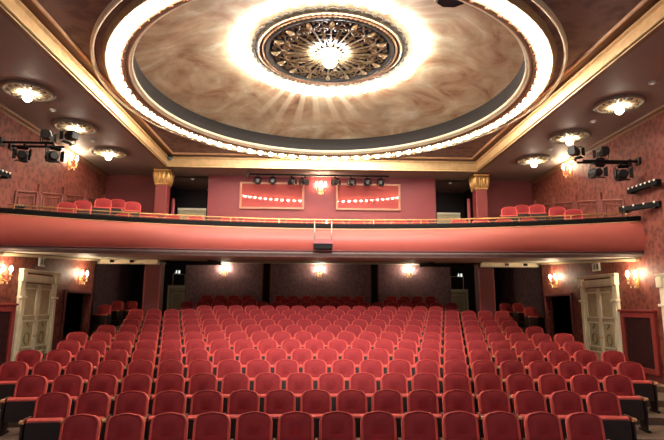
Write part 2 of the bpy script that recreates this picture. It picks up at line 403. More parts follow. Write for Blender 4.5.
# ------------------------------------------------------------------ ceilings, beams, dome
mb = MB()
for sg in (-1, 1):
    a, b = sorted((sg*BX, sg*(WX+.1))); mb.box(a, b, 3, 17.2, ZC, ZC+.1)
mb.box(-BX, BX, BY+.02, 17.2, ZC, ZC+.1); mb.box(-5.7, 5.7, 17.0, 19.1, ZC, ZC+.1)
struct(mb.build('ceiling_side', 'ceil'))
def square_ring(R, hx, y0, y1, z, n=96):
    """ceiling with a round hole: each rim point joins a point on the rectangle"""
    inn, out = [], []
    for i in range(n):
        a = 2*PI*(i+.0)/n; c, s = math.cos(a), math.sin(a)
        inn.append((R*c, RY+R*s, z))
        t = min((hx/abs(c)) if abs(c) > 1e-6 else 1e9, ((y1-RY)/s) if s > 1e-6 else 1e9, ((y0-RY)/s) if s < -1e-6 else 1e9)
        out.append((t*c, RY+t*s, z))
    return inn+out, [(i, (i+1) % n, n+(i+1) % n, n+i) for i in range(n)]
DR = 4.34
mb = MB(); mb.add(*square_ring(DR, BX, 3, BY+.02, ZM)); 
for cx_ in (-BX, BX):
    for cy_ in (3, BY+.02):
        s1 = 1 if cx_ > 0 else -1
        mb.add([(cx_, cy_, ZM+.001), (cx_-s1*.8, cy_, ZM+.001), (cx_, cy_+(.8 if cy_ < 9 else -.8), ZM+.001)], [(0, 1, 2)])
struct(mb.build('ceiling', 'spandrel'))
def beam(sec, path, name, m, bevel=0):
    """a moulding section (offset inwards, z) swept along the U-shaped inner edge of the coffer"""
    rows = []
    for d, z in sec:
        rows.append([(-(BX-d), 3, z), (-(BX-d), BY-d, z), (BX-d, BY-d, z), (BX-d, 3, z)])
    return struct(MB().sweep(rows).build(name, m))
beam([(0, ZC-.02), (.0, ZC+.03), (.02, ZC+.04), (.02, ZC+.24), (.06, ZC+.27), (.06, ZC+.3)], None, 'trim_12', 'gold')
beam([(-.1, ZC), (-.1, ZC-.025), (0, ZC-.025)], None, 'trim_13', 'strip')
beam([(.06, ZC+.3), (.02, ZC+.31), (.02, ZC+.345), (.22, ZC+.345), (.22, ZM+.01)], None, 'trim_14', 'strip')
beam([(.2, ZC+.345), (.21, ZC+.33), (.24, ZC+.335), (.25, ZC+.36), (.25, ZM)], None, 'trim_15', 'gold_line')
# drum and painted vault
def RT(z): return Tr(0, RY, z)
DZ0, DZ1, RR = E+5.2, E+6.05, 1.5
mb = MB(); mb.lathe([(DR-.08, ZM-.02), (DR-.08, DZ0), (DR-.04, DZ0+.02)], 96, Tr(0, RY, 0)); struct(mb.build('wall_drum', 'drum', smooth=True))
prof = [(DR-.03 - (DR-.03-RR)*t/14, DZ1 - (DZ1-DZ0)*((DR-.03 - (DR-.03-RR)*t/14)/(DR-.03))**2) for t in range(15)]
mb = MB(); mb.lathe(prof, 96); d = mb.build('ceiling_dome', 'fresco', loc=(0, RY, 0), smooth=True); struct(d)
zr = prof[-1][1]
mb = MB(); mb.lathe([(RR, zr), (RR, zr+.5), (0.001, zr+.5)], 64, Tr(0, RY, 0)); struct(mb.build('ceiling_shaft', 'void'))

# the ring of lamps round the vault
ring = thing('lamp_ring', 'great round gilded cornice set with bulbs that edges the painted vault', 'light fitting', (0, RY, ZM))
MB().lathe([(4.80, .0), (4.80, -.03), (4.77, -.05), (4.76, -.1), (4.73, -.115), (4.70, -.1), (4.68, -.03), (4.5, -.03), (4.47, -.1), (4.41, -.12), (4.36, -.05)], 128).build('cornice', 'cornice_tan', ring, smooth=True)  # outer lip added to shield beam and ceiling from the bulbs
MB().lathe([(4.36, -.05), (4.33, -.08), (4.29, -.07), (4.28, -.03), (4.25, -.04), (4.23, .0), (4.24, .04)], 128).build('inner_moulding', 'cream', ring, smooth=True)
MB().lathe([(5.0, .0), (4.995, -.06), (4.96, -.085), (4.925, -.06), (4.92, 0)], 128).build('outer_moulding', 'cream', ring, smooth=True)
NB = 84
for i in range(NB):
    a = 2*PI*(i+.5)/NB; p = (4.44*math.cos(a), 4.44*math.sin(a), -.13)
    if i == 0: o = bs = MB().ball((0, 0, 0), .04, 8, .8).build('boss', 'wood_arm', ring, loc=p, smooth=True)
    else: o = bs.copy(); COL.objects.link(o); o.location = p
bulb_me = None
for i in range(NB):
    a = 2*PI*i/NB; p = (4.585*math.cos(a), 4.585*math.sin(a), -.1)
    if i == 0:
        mb = MB(); mb.ball((0, 0, 0), .066, 8, 1.2); o = mb.build('bulb', 'ring_bulb', ring, loc=p, smooth=True); b0 = o
        s0 = MB().lathe([(.03, .075), (.045, .065), (.03, .045)], 8).build('socket', 'gilt', o)
    else:
        o = b0.copy(); COL.objects.link(o); o.location = p
        s = s0.copy(); COL.objects.link(s); s.parent = o

# openwork rosette in the crown of the vault
ro = thing('ceiling_rosette', 'large openwork gilt rosette with scalloped rim in the crown of the painted vault', 'ceiling ornament', (0, RY, E+5.86))
RO = 1.74
MB().lathe([(RO-.02, .1), (RO, .02), (RO-.06, -.03), (RO-.12, .0), (1.52, -.01), (1.49, -.05), (1.43, -.05), (1.40, .0), (1.40, .1)], 96).build('rim', 'rim', ro, smooth=True)
mb = MB()
for i in range(44):
    a = 2*PI*i/44; T = Rz(a)
    mb.prism([(RO+.02+.085*math.cos(t)-.02, .105*math.sin(t)) for t in [PI*j/6-PI/2 for j in range(7)]], -.02, .03, 'z', T)
mb.build('scallops', 'rim', ro)
mb = MB(); nb_ = 264
for r in (1.555, 1.645):
    mb.tube([(r*math.cos(2*PI*i/nb_), r*math.sin(2*PI*i/nb_), -.03) for i in range(nb_)], [.03 if i % 3 else .012 for i in range(nb_)], 5, True)
mb.build('beading', 'gold_line', ro, smooth=True)
mb = MB()
def spiral(cx, cy, r0, a0, turns, sgn, n=14): return [(cx + r0*(1-.75*t/n)*math.cos(a0+sgn*turns*2*PI*t/n), cy + r0*(1-.75*t/n)*math.sin(a0+sgn*turns*2*PI*t/n), 0) for t in range(n+1)]
for i in range(16):
    T = Rz(2*PI*i/16)
    mb.tube([(.2, 0, 0), (.6, 0, -.03), (1.0, 0, -.02), (1.41, 0, 0)], [.02, .026, .022, .018], 5, T=T)
    for sg in (-1, 1):
        mb.tube([(.35, sg*.02, 0), (.6, sg*.1, -.02), (.85, sg*.14, -.02)] + spiral(1.0, sg*.13, .14, PI, .95, -sg), .022, 5, T=T)
        mb.tube([(1.0, 0, 0), (1.12, sg*.06, 0)] + spiral(1.26, sg*.14, .11, PI, .85, -sg, 10), .02, 5, T=T)
        mb.tube(spiral(.62, sg*.055, .06, 0, .9, sg, 8), .016, 5, T=T)
    mb.tube([(1.15, 0, -.01), (1.26, 0, -.05), (1.36, 0, -.02)], [.03, .06, .03], 6, T=T)
mb.lathe([(.28, .03), (.2, .0), (.1, .02), (.03, .03)], 20)
mb.tube([(.28*math.cos(2*PI*i/24), .28*math.sin(2*PI*i/24), 0) for i in range(24)], .035, 6, True)
mb.tube([(.8*math.cos(2*PI*i/48), .8*math.sin(2*PI*i/48), .01) for i in range(48)], .014, 5, True)
mb.build('grille', 'grille', ro, smooth=True)
NR = 44
for i in range(NR):
    a = 2*PI*(i+.5)/NR; p = (2.13*math.cos(a), 2.13*math.sin(a), -.08)
    if i == 0:
        o = MB().ball((0, 0, 0), .055, 8, 1.1).build('bulb', 'dome_bulb', ro, loc=p, smooth=True); b1 = o
        s1 = MB().lathe([(.05, .2), (.05, .08), (.03, .045)], 8).build('socket', 'gilt', o)
    else:
        o = b1.copy(); COL.objects.link(o); o.location = p; s = s1.copy(); COL.objects.link(s); s.parent = o
hl = thing('hanging_lamp', 'dazzling white lamp hanging at the centre of the openwork ceiling rosette', 'lamp', (0, RY, E+5.66))
MB().ball((0, 0, 0), .17, 16).build('globe', 'star', hl, smooth=True)
MB().lathe([(.02, .6), (.02, .18)], 8).build('stem', 'gilt', hl)

# hatch in the vault
for i in range(400):                        # walk up the line of sight to the vault
    hp = at(451, -6, 7+.01*i); rel = math.hypot(hp.x, hp.y-RY)
    if rel < DR-.1 and hp.z >= DZ1 - (DZ1-DZ0)*(rel/(DR-.03))**2: break
hx, hy = hp.x, hp.y; hz = DZ1 - (DZ1-DZ0)*(rel/(DR-.03))**2
h = thing('ceiling_hatch', 'dark eight-sided hatch with pale rim cut in the painted vault', 'hatch', (hx, hy, hz-.09))
oc = lambda R: [(R*math.cos(PI/8+PI/4*i), R*.75*math.sin(PI/8+PI/4*i)) for i in range(8)]
MB().prism(oc(.3), -.02, .12, 'z').build('rim', 'cream', h); MB().prism(oc(.26), -.05, -.02, 'z').build('cover', 'void', h)

# ------------------------------------------------------------------ theatre seats
def back_outline(w0, w1, z0, z1, rad, n=6, arch=.018):
    """front view of a padded back: straight sides, big round shoulders, slightly arched top"""
    p = [(w0, z0)]
    for i in range(n+1):
        a = PI/2*i/n; p.append((w1-rad+rad*math.cos(a), z1-rad+rad*math.sin(a)))
    top = [((w1-rad)*(1-2*t/8), z1+arch*math.sin(PI*t/8)) for t in range(1, 8)]
    q = p+top
    for i in range(n+1):
        a = PI/2+PI/2*i/n; q.append((-(w1-rad)+rad*math.cos(a), z1-rad+rad*math.sin(a)))
    return q + [(-w0, z0)]
def inset(pl, d):
    cx, cz = sum(p[0] for p in pl)/len(pl), sum(p[1] for p in pl)/len(pl)
    return [(x*(1-d/.235), cz+(z-cz)*(1-d/.25)) for x, z in pl]
TILT = Tr(0, .03, .42) @ Matrix.Rotation(-.2, 4, 'X') @ Tr(0, 0, -.42)
def make_seat(name, label, cat, end=False, group=None):
    t = thing(name, label, cat, group=group)
    ol = back_outline(.242, .24, .38, .868, .125)
    n = len(ol)
    # padded back, front towards -y: rings of the outline at growing bulge
    a, b, c = inset(ol, .022), inset(ol, .05), inset(ol, .13)
    cz = .6
    mb = MB(); rings = [(a, -.012), (b, -.026), (c, -.036)]
    vs = [(x, y, z) for pl, y in rings for x, z in pl] + [(0, -.038, cz)]
    fs = [(k*n+i, k*n+(i+1) % n, (k+1)*n+(i+1) % n, (k+1)*n+i) for k in range(2) for i in range(n)] + [(2*n+i, 2*n+(i+1) % n, 3*n) for i in range(n)]
    mb.add(vs, fs, TILT); back = mb.build('backrest', 'velvet', t, smooth=True)
    mb = MB()
    a0 = inset(ol, .024)
    vs = [(x, y, z) for pl, y in ((inset(ol, .036), -.018), (inset(ol, .02), -.036), (inset(ol, .006), -.03), (ol, -.008), (ol, .035), (a0, .045)) for x, z in pl]
    fs = [(k*n+i, k*n+(i+1) % n, (k+1)*n+(i+1) % n, (k+1)*n+i) for k in range(5) for i in range(n-1)]
    mb.add(vs, fs, TILT); mb.build('border', 'velvet_edge', back, smooth=True)
    mb = MB(); mb.prism(inset(ol, .02), .03, .055, 'y', TILT); mb.build('back_shell', 'wood_dark', t)
    # tip-up seat, folded: padded edge on top, board to the front
    T2 = Tr(0, -.13, .2) @ Matrix.Rotation(-.06, 4, 'X')
    mb = MB(); mb.prism([(-.08, 0), (.05, 0), (.06, .3), (.04, .345), (0, .36), (-.05, .352), (-.078, .33)], -.232, .232, 'x', T2); mb.build('seat', 'velvet_edge', t, smooth=False, bevel=0)
    bm_ = MB(); p = [(-.228, 0), (.228, 0), (.228, .29), (.2, .31), (-.2, .31), (-.228, .29)]
    bm_.prism(p, -.105, -.0805, 'y', T2); bm_.build('seat_board', 'wood_dark', t)
    def side(x, nm='armrest'):
        arm = MB(); arm.prism([(-.22, .5), (-.22, .55), (-.05, .555), (.06, .55), (.06, .52), (-.15, .505)], x-.02, x+.02, 'x')
        ar = arm.build('armrest', 'wood_arm', t)
        MB().prism([(-.25, .505), (-.27, .525), (-.255, .55), (-.22, .555), (-.22, .5)], x-.024, x+.024, 'x').build('armrest_tip', 'wood_tip', ar)
        st = MB(); st.prism([(-.2, .04), (-.23, .3), (-.22, .5), (.05, .52), (.05, .3), (.0, .04)], x-.014, x+.014, 'x')
        st.build('standard', 'wood_dark', t)
        MB().box(x-.026, x+.026, -.25, .04, 0, .04).build('foot', 'iron', t)
    side(-SW/2)
    if end: side(SW/2)
    return t
SEAT_G = 'red velvet tip-up seats in the stalls'
rows_n = {1: 13, 2: 16, 3: 19, 4: 22, 5: 23, 6: 22, 7: 23, 8: 22, 9: 21, 10: 22, 11: 23, 12: 16, 13: 19}
bays = {14: ((-8, -7, -6, -5), (-2.5, -1.5, -.5, .5, 1.5, 2.5), (5, 6, 7, 8)), 15: ((-8.5, -7.5, -6.5, -5.5), (-3, -2, -1, 0, 1, 2, 3), (5.5, 6.5, 7.5, 8.5))}
proto = make_seat('theatre_seat', 'x', 'seat', False, SEAT_G); freeze(proto)
proto_e = make_seat('theatre_seat', 'x', 'seat', True, SEAT_G); freeze(proto_e)
used = {False: False, True: False}
def place_seat(X, k, end, label):
    src = proto_e if end else proto
    o = src if not used[end] else copy_tree(src)
    used[end] = True
    x = X*SW; o.location = (x, row_y(k)-C_ROW*x*x, row_floor(k)); o.rotation_euler = (0, 0, -math.atan(2*C_ROW*x))
    o['label'] = label
def row_name(k): return 'front row' if k == 1 else '%s row from the front' % ONES[k-1]
for k, n in rows_n.items():
    for i in range(n):
        place_seat(i-(n-1)/2, k, i == n-1, 'red velvet theatre seat, %s from the left in the %s' % (ONES[i], row_name(k)))
for k, bs in bays.items():
    for bay, nm in zip(bs, ('left', 'middle', 'right')):
        for i, X in enumerate(bay):
            place_seat(X, k, i == len(bay)-1, 'shaded red seat, %s from left in the %s rear bay, %s' % (ONES[i], nm, 'rearmost row' if k == 15 else 'row before last'))

# loose seats in the dark side bays
def place(o, loc, rz, label):
    o.location = loc; o.rotation_euler = (0, 0, rz); o['label'] = label
sb0 = make_seat('side_seat', 'x', 'seat', True, 'red seats in the side bays'); freeze(sb0)
first = True
for sg, w in ((-1, 'left'), (1, 'right')):
    for (px, py, Y, rz), wh in zip(((103, 313.5, 17.6, .15), (115.5, 310.2, 18.5, .25), (129.5, 309.5, 18.9, .3)) if sg < 0 else ((532, 314, 17.6, -.15), (520, 310.5, 18.5, -.25), (507, 310, 18.9, -.3)), ('beside the dark doorway', 'second from the dark doorway', 'third from the dark doorway')):
        p = at(px, py, Y); o = sb0 if first else copy_tree(sb0); first = False
        fl = row_floor(11) if Y < 17.53 else row_floor(12)
        p.z = max(fl, p.z-.88); p.z = [row_floor(k) for k in range(1, 16) if row_y(k)-.64-C_ROW*p.x**2 <= p.y-.3][-1]
        place(o, p, -rz if sg < 0 else -rz, 'red seat in the %s side bay under the gallery, %s' % (w, wh))

# seats on the gallery
gs0 = make_seat('gallery_seat', 'x', 'seat', False, 'red seats behind the gallery rail'); freeze(gs0)
first = True
i = -1
front = [-5.2, -4.6, -4.02, -3.45] + [x*.57-2.565 for x in range(10)] + [3.6, 4.17, 4.76, 5.36]
for i, x in enumerate(front):
    y = par_y(x) + .85; z = E + 1.46
    o = gs0 if first else copy_tree(gs0); first = False
    place(o, (x, y, z), math.atan(2*1.05*x/WX**2)*-1, 'red seat close behind the brass gallery rail, %s from the left in that row' % ONES[i])
side = [(590, 208.5, 13.4, 0), (561, 206, 14.3, 0), (537, 203.5, 15.15, 0), (522, 204, 16.0, 0), (509, 206, 15.25, 0)]
steps = {1: MB(), -1: MB()}
for sg, w in ((1, 'right'), (-1, 'left')):
    for i, (px, py, Y, _) in enumerate(side):
        p = at(px, py, Y); x = sg*min(p.x, 6.95)
        o = copy_tree(gs0)
        place(o, (x, Y, p.z-.88), -sg*.3, 'red seat on the %s end of the gallery, %s from the side wall' % (w, ONES[i]))
        steps[sg].box(-.33, .33, -.34, .3, E+1.75-(p.z-.88), 0, Tr(x, Y, p.z-.88) @ Rz(-sg*.3))

for sg in (1, -1): struct(steps[sg].build('floor_steps_right' if sg > 0 else 'floor_steps_left', 'carpet'))

# ------------------------------------------------------------------ columns
for sg, w in ((-1, 'left'), (1, 'right')):
    c = thing('column', 'red square column with gilt leafy capital standing on the %s of the gallery' % w, 'column', (sg*5.28, 16.2, E+2.0))
    zt = ZC-(E+2.0)-.03
    mb = MB(); mb.box(-.195, .195, -.195, .195, 0, zt-.5); mb.build('shaft', 'col', c, bevel=.03)
    MB().box(-.26, .26, -.26, .26, -.0, .12).build('base', 'col', c, bevel=.02)
    MB().prism([(-.2, zt-.5), (.2, zt-.5), (.23, zt-.08), (-.23, zt-.08)], -.21, .21, 'y').box(-.26, .26, -.26, .26, zt-.07, zt).box(-.22, .22, -.22, .22, zt-.52, zt-.46).build('capital', 'gilt', c, bevel=.02)
    lf = MB()
    for k in range(4):
        T = Rz(k*PI/2)
        for xx in (-.2, -.07, .07, .2):
            lf.tube([(xx*.85, -.2, zt-.46), (xx*.95, -.22, zt-.3), (xx, -.245, zt-.16), (xx*1.02, -.285, zt-.12), (xx*1.02, -.28, zt-.18)], [.04, .05, .04, .03, .02], 6, T=T)
    lf.build('leaves', 'gilt', c, smooth=True)
    c = thing('pillar', 'dark red square pillar carrying the gallery on the %s, behind the seats' % w, 'pillar', (sg*5.84, 17.78, row_floor(11)))
    zt = soff(17.7)-row_floor(11)
    c.location.z = row_floor(12) if False else row_floor(11)
    MB().box(-.26, .26, -.26, .26, 0, zt-.02).build('shaft', 'wall_maroon', c, bevel=.03)
    MB().box(-.28, .28, -.28, .28, zt-.12, zt-.02).build('capital', 'mould_grey', c, bevel=.02)
    lf = MB()
    for xx in (-.26, .26): lf.box(xx-.02, xx+.02, -.275, -.26, .0, zt-.22)
    lf.build('edge_strip', 'frame_red', c)
# pale beams from the side walls to the pillars
for sg in (-1, 1):
    a, b = sorted((sg*5.5, sg*8.88)); mb = MB().box(a, b, 16.9, 17.15, E+1.35, soff(16.9)-.005)
    o = struct(mb.build('trim_16' if sg < 0 else 'trim_17', 'cream'))
    for xx in (6.35, 7.0):
        MB().box(sg*xx-.06, sg*xx+.06, 16.84, 16.91, E+1.39, E+1.47).build('spotlight_hole', 'black', o)

# ------------------------------------------------------------------ doors and wall panels
def door(sg, idx, y0, y1, zb, zt, handles=True):
    """ornate double door set in a side wall; built along the wall, facing the hall"""
    d = thing('door_%d' % idx, None, None, (sg*WX, (y0+y1)/2, zb)); struct(d)
    w = (y1-y0); h = zt-zb; X = lambda a: -sg*a            # a = distance out from the wall
    def bx(m_, a0, a1, b0, b1, z0, z1): m_.box(min(X(a0), X(a1)), max(X(a0), X(a1)), b0, b1, z0, z1)
    f = MB(); fw = .2
    for s_ in (-1, 1):
        b0, b1 = sorted((s_*w/2, s_*(w/2-fw)))
        bx(f, 0, .07, b0, b1, 0, h-.3); bx(f, .07, .1, b0+.04, b1-.04, .25, h-.75); bx(f, 0, .13, b0-.015, b1+.015, h-.72, h-.66)
        c0, c1 = sorted((s_*(w/2+.03), s_*(w/2-fw*.75)))
        bx(f, 0, .12, c0, c1, h-.3, h-.08); bx(f, 0, .12, b0-.01, b1+.01, 0, .24)
    bx(f, 0, .07, -w/2, w/2, h-.32, h-.12); bx(f, .07, .09, -w/2+fw, w/2-fw, h-.28, h-.16)
    f.build('frame', 'door', d, bevel=.012)
    c = MB(); p = [(0, h-.08), (.08, h-.08), (.1, h-.05), (.12, h-.02), (.12, h), (0, h)]
    c.prism([(X(a), z) for a, z in p], -w/2-.03, w/2+.03, 'y'); c.build('cornice', 'door', d)
    for s_ in (-1, 1):
        l = MB(); b0, b1 = sorted((s_*.01, s_*(w/2-fw))); lw = b1-b0
        bx(l, 0, .03, b0, b1, 0, h-.34); leaf = l.build('leaf', 'door_panel', d)
        m2 = MB()
        for z0, z1 in ((.12, .62), (.72, h-1.25), (h-1.15, h-.45)):
            for (u0, u1, v0, v1) in ((b0+.05, b1-.05, z0, z0+.035), (b0+.05, b1-.05, z1-.035, z1), (b0+.05, b0+.085, z0, z1), (b1-.085, b1-.05, z0, z1)):
                bx(m2, .03, .055, u0, u1, v0, v1)
        bx(m2, .03, .06, min(0, s_*.05), max(0, s_*.05), 0, h-.36)
        m2.build('moulding', 'door', leaf)
        yc = (b0+b1)/2; m3 = MB()
        m3.tube([(X(.045), yc+.11*math.cos(2*PI*i/16), .95+.14*math.sin(2*PI*i/16)) for i in range(16)], .018, 6, True)
        m3.tube([(X(.045), yc+.06*math.cos(t)*(1-t/9), 1.22+t*.03) for t in [j*.6 for j in range(10)]], .014, 5)
        m3.tube([(X(.045), yc+.05*math.cos(t), .68-t*.02) for t in [j*.5 for j in range(8)]], .014, 5)
        m3.build('ornament', 'ornament', leaf, smooth=True)
        MB().ball((X(.07), s_*.06, 1.0), .03, 8).build('handle', 'brass', leaf, smooth=True)
    return d
door(-1, 1, 12.42, 14.16, row_floor(5), E+.86); door(1, 2, 12.42, 14.16, row_floor(5), E+.86)
door(1, 3, 9.15, 10.86, row_floor(3), E+.74)
def passage_door(idx, x0, x1, Y, z0, z1):
    d = thing('door_%d' % idx, None, None, ((x0+x1)/2, Y, z0)); struct(d); w = (x1-x0)/2; h = z1-z0
    MB().box(-w, -w+.1, -.08, 0, 0, h).box(w-.1, w, -.08, 0, 0, h).box(-w+.1, w-.1, -.08, 0, h-.14, h).build('frame', 'door', d, bevel=.01)
    m = MB().box(-w+.1, w-.1, -.04, 0, 0, h-.14); l = m.build('leaf', 'door_panel', d)
    m = MB()
    for zz in (.3, 1.2):
        m.box(-w+.2, w-.2, -.055, -.04, zz, zz+.03); m.box(-w+.2, w-.2, -.055, -.04, zz+.7, zz+.73); m.box(-w+.2, -w+.23, -.055, -.04, zz, zz+.7); m.box(w-.23, w-.2, -.055, -.04, zz, zz+.7)
    m.build('moulding', 'door', l)
passage_door(4, -7.15, -6.15, 24.18, row_floor(15)-.02, E+.93); passage_door(5, 6.2, 7.25, 24.18, row_floor(15)-.02, E+.83)

def wall_screen(sg, y0, y1, z0, z1, label):
    t = thing('wall_screen', label, 'panel', (sg*(WX-.005), (y0+y1)/2, z0)); w = (y1-y0)/2; h = z1-z0
    def bx(m_, a0, a1, *r): m_.box(min(-sg*a0, -sg*a1), max(-sg*a0, -sg*a1), *r)
    f = MB(); bx(f, 0, .08, -w, -w+.13, 0, h); bx(f, 0, .08, w-.13, w, 0, h); bx(f, 0, .08, -w+.13, w-.13, h-.14, h); bx(f, 0, .08, -w+.13, w-.13, 0, .13)
    bx(f, 0, .12, -w-.03, w+.03, h, h+.05); f.build('frame', 'frame_red', t, bevel=.012)
    s_ = MB(); bx(s_, 0, .02, -w+.13, w-.13, .13, h-.14)
    n = 14
    for i in range(n):
        b = -w+.13+(2*w-.26)*(i+.5)/n; bx(s_, .02, .045, b-.02, b+.02, .13, h-.14)
    s_.build('slats', 'niche', t)
wall_screen(1, 11.12, 12.36, E-1.5, E-.1, 'dark slatted panel in a red frame low on the right wall beside the cream door')
wall_screen(-1, 11.0, 12.3, E-1.5, E-.03, 'dark slatted panel in a red frame low on the left wall beside the cream door')

# sloping dado panels beside the gallery seats
n = 18
for sg in (-1, 1):
    ys = [17.0-.2, 15.45, 14.1, 12.85, 11.75]; zt = [3.45, 3.28, 3.05, 2.83, 2.62]
    for i in range(4):
        y0, y1 = ys[i+1]+.12, ys[i]-.08; m = MB()
        a = lambda v: -sg*v + sg*WX
        def seg(p, q, r=.03): m.tube([(a(.02), *p), (a(.02), *q)], r, 6)
        zb = E+1.9; z0, z1 = E+zt[i+1]+.03, E+zt[i]
        for p, q in (((y0, zb), (y0, z0)), ((y0, z0), (y1, z1)), ((y1, z1), (y1, zb))): seg(p, q)
        for p, q in (((y0+.12, zb), (y0+.12, z0-.12)), ((y0+.12, z0-.12), (y1-.12, z1-.12)), ((y1-.12, z1-.12), (y1-.12, zb))): seg(p, q, .015)
        m.box(min(a(0), a(.05)), max(a(0), a(.05)), y1+.02, y1+.12, zb, z1+.22)
        struct(m.build('trim_%d' % n, 'mould_red')); n += 1

# ------------------------------------------------------------------ gallery rail and fittings
t = thing('hand_rail', 'thin brass rail on short posts along the top of the red gallery front', 'railing', (0, 12.4, E+2.0))
rz = lambda x: .16+.1*q_(x)
RX = [x*.985 for x in PX]
MB().tube([(x, par_y(x)-12.4+.05, rz(x)) for x in RX], .015, 6).build('top_rail', 'brass', t, smooth=True)
MB().tube([(x, par_y(x)-12.4+.05, rz(x)-.075) for x in RX], .006, 5).build('lower_rail', 'brass', t, smooth=True)
for i in range(13):
    x = -7.2+1.2*i; MB().tube([(x, par_y(x)-12.4+.05, .04+.1*q_(x)), (x, par_y(x)-12.4+.05, rz(x))], .014, 6).build('post', 'brass', t)
t = thing('lamp_bracket', 'bracket of two pale rods and a black box on the middle of the gallery front', 'bracket', (-.09, 12.12, E+1.36))
for x in (-.21, .21): MB().tube([(x, .15, .72), (x, .02, .7), (x, 0, .2)], .014, 6).build('rod', 'steel', t, smooth=True)
MB().box(-.23, .23, -.14, .12, 0, .13).build('box', 'black', t, bevel=.01)
MB().box(-.23, .23, -.12, .1, .13, .155).box(-.23, .23, -.12, -.1, .155, .24).build('tray', 'frame_red', t)

# mirrors on the gallery wall, leaning forward a little
for (x0, x1, w) in ((-2.84, -.64, 'left'), (.45, 2.68, 'right')):
    t = thing('wall_mirror', 'wide gilt-framed mirror reflecting lamps on the red gallery wall, %s of the middle sconce' % w, 'mirror', ((x0+x1)/2, 16.79, E+3.24))
    t.rotation_euler = (.05, 0, 0); hw, h = (x1-x0)/2, .93
    MB().box(-hw, hw, -.03, -.005, .03, h-.03).build('glass', 'glass', t)
    f = MB().box(-hw, -hw+.07, -.07, 0, 0, h).box(hw-.07, hw, -.07, 0, 0, h).box(-hw+.07, hw-.07, -.07, 0, 0, .07).box(-hw+.07, hw-.07, -.07, 0, h-.07, h)
    f.build('frame', 'mirror_frame', t, bevel=.012)

# ------------------------------------------------------------------ wall sconces
def make_sconce():
    t = thing('wall_sconce', 'x', 'lamp')                     # faces -y, base at the wall
    MB().prism([(-.05, -.2), (.05, -.2), (.07, 0), (.04, .14), (0, .18), (-.04, .14), (-.07, 0)], -.025, 0, 'y').build('backplate', 'gilt', t, bevel=.006)
    for dx, dy in ((-.15, -.14), (0, -.22), (.15, -.14)):
        a = MB(); a.tube([(0, -.02, -.06), (dx*.5, dy*.6, -.13), (dx*.95, dy, -.1), (dx, dy, -.02)], .011, 6)
        a.lathe([(.012, -.02), (.05, .0), (.045, .008)], 10, Tr(dx, dy, 0)); arm = a.build('arm', 'gilt', t, smooth=True)
        MB().lathe([(.016, .005), (.016, .09), (.001, .09)], 8, Tr(dx, dy, 0)).build('candle', 'cream', arm)
        b = MB(); b.lathe([(.001, .09), (.03, .12), (.033, .145), (.018, .19), (.001, .22)], 8, Tr(dx, dy, 0)); b.build('bulb', 'flame', arm, smooth=True)
    for dx, dy in ((-.15, -.14), (0, -.22), (.15, -.14), (-.08, -.12), (.08, -.12)):
        MB().ball((dx, dy, -.07 if abs(dx) != .08 else -.17), .018, 6, 1.8).build('crystal_drop', 'cream', t, smooth=True)
    return t
sc = make_sconce(); freeze(sc); first = True
def sconce(p, rz, label, grp='candle sconces on the walls', s=1):
    global first
    o = sc if first else copy_tree(sc); first = False
    place(o, p, rz, label); o['group'] = grp; o.scale = (s, s, s)
for sg, w in ((-1, 'left'), (1, 'right')):
    rzz = PI/2 if sg > 0 else -PI/2
    rzz = -PI/2 if sg < 0 else PI/2
    R_ = lambda sg: (PI/2 if sg < 0 else -PI/2)
    sconce((sg*(WX-.002), 11.68, E+.65), R_(sg), 'lit candle sconce low on the %s wall above the slatted panel' % w)
    sconce((sg*(WX-.002), 15.6, E+.8), R_(sg), 'lit candle sconce on the %s wall above the dark doorway' % w)
    sconce((sg*(WX-.002), 14.28, E+4.05), R_(sg), 'lit candle sconce high on the %s wall above the gallery seats' % w)
for x, w in ((-4.2, 'the left bay'), (.0, 'the middle bay'), (4.0, 'the right bay')):
    sconce((x, BACK-.002, E+1.46), 0, 'lit candle sconce on the dark wall behind the stalls, in %s' % w)
sconce((-.07, 16.798, E+3.98), 0, 'lit candle sconce between the two mirrors on the gallery wall')

# ------------------------------------------------------------------ ceiling lamps over the sides
def make_rose():
    t = thing('ceiling_lamp', 'x', 'lamp')
    MB().lathe([(.5, .02), (.52, -.03), (.47, -.06), (.42, -.035), (.42, .0)], 40).build('rim', 'stone', t, smooth=True)
    MB().lathe([(.42, -.01), (.3, -.03), (.16, -.05), (.08, -.09), (.001, -.09)], 40).build('plaster_disc', 'cream', t, smooth=True)
    o = MB()
    for i in range(14):
        T = Rz(2*PI*i/14)
        o.prism([(.25, 0), (.28, .02), (.33, .022), (.37, 0), (.33, -.022), (.28, -.02)], -.042, -.02, 'z', T)
    o.build('holes', 'wood_dark', t)
    r = MB()
    for i in range(14):
        T = Rz(2*PI*(i+.5)/14); r.tube([(.16, 0, -.055), (.25, 0, -.06), (.33, 0, -.05), (.4, 0, -.03)], [.015, .03, .03, .02], 6, T=T)
    r.build('leaves', 'cream', t, smooth=True)
    MB().lathe([(.06, -.07), (.05, -.09), (.03, -.1)], 12).build('socket', 'gilt', t)
    MB().ball((0, 0, -.165), .085, 14).build('globe', 'globe', t, smooth=True)
    return t
ce = make_rose(); freeze(ce); first = True
def rose(x, y, label):
    global first
    o = ce if first else copy_tree(ce); first = False
    place(o, (x, y, ZC-.001), 0, label); o['group'] = 'ornate ceiling lamps over the sides'
dt0 = thing('downlight', 'x', 'lamp'); MB().lathe([(.07, 0), (.07, -.03), (.05, -.04), (.001, -.035)], 14).build('trim', 'white', dt0, smooth=True); MB().ball((0, 0, -.035), .035, 8, .6).build('lens', 'led', dt0); freeze(dt0)
fd = True
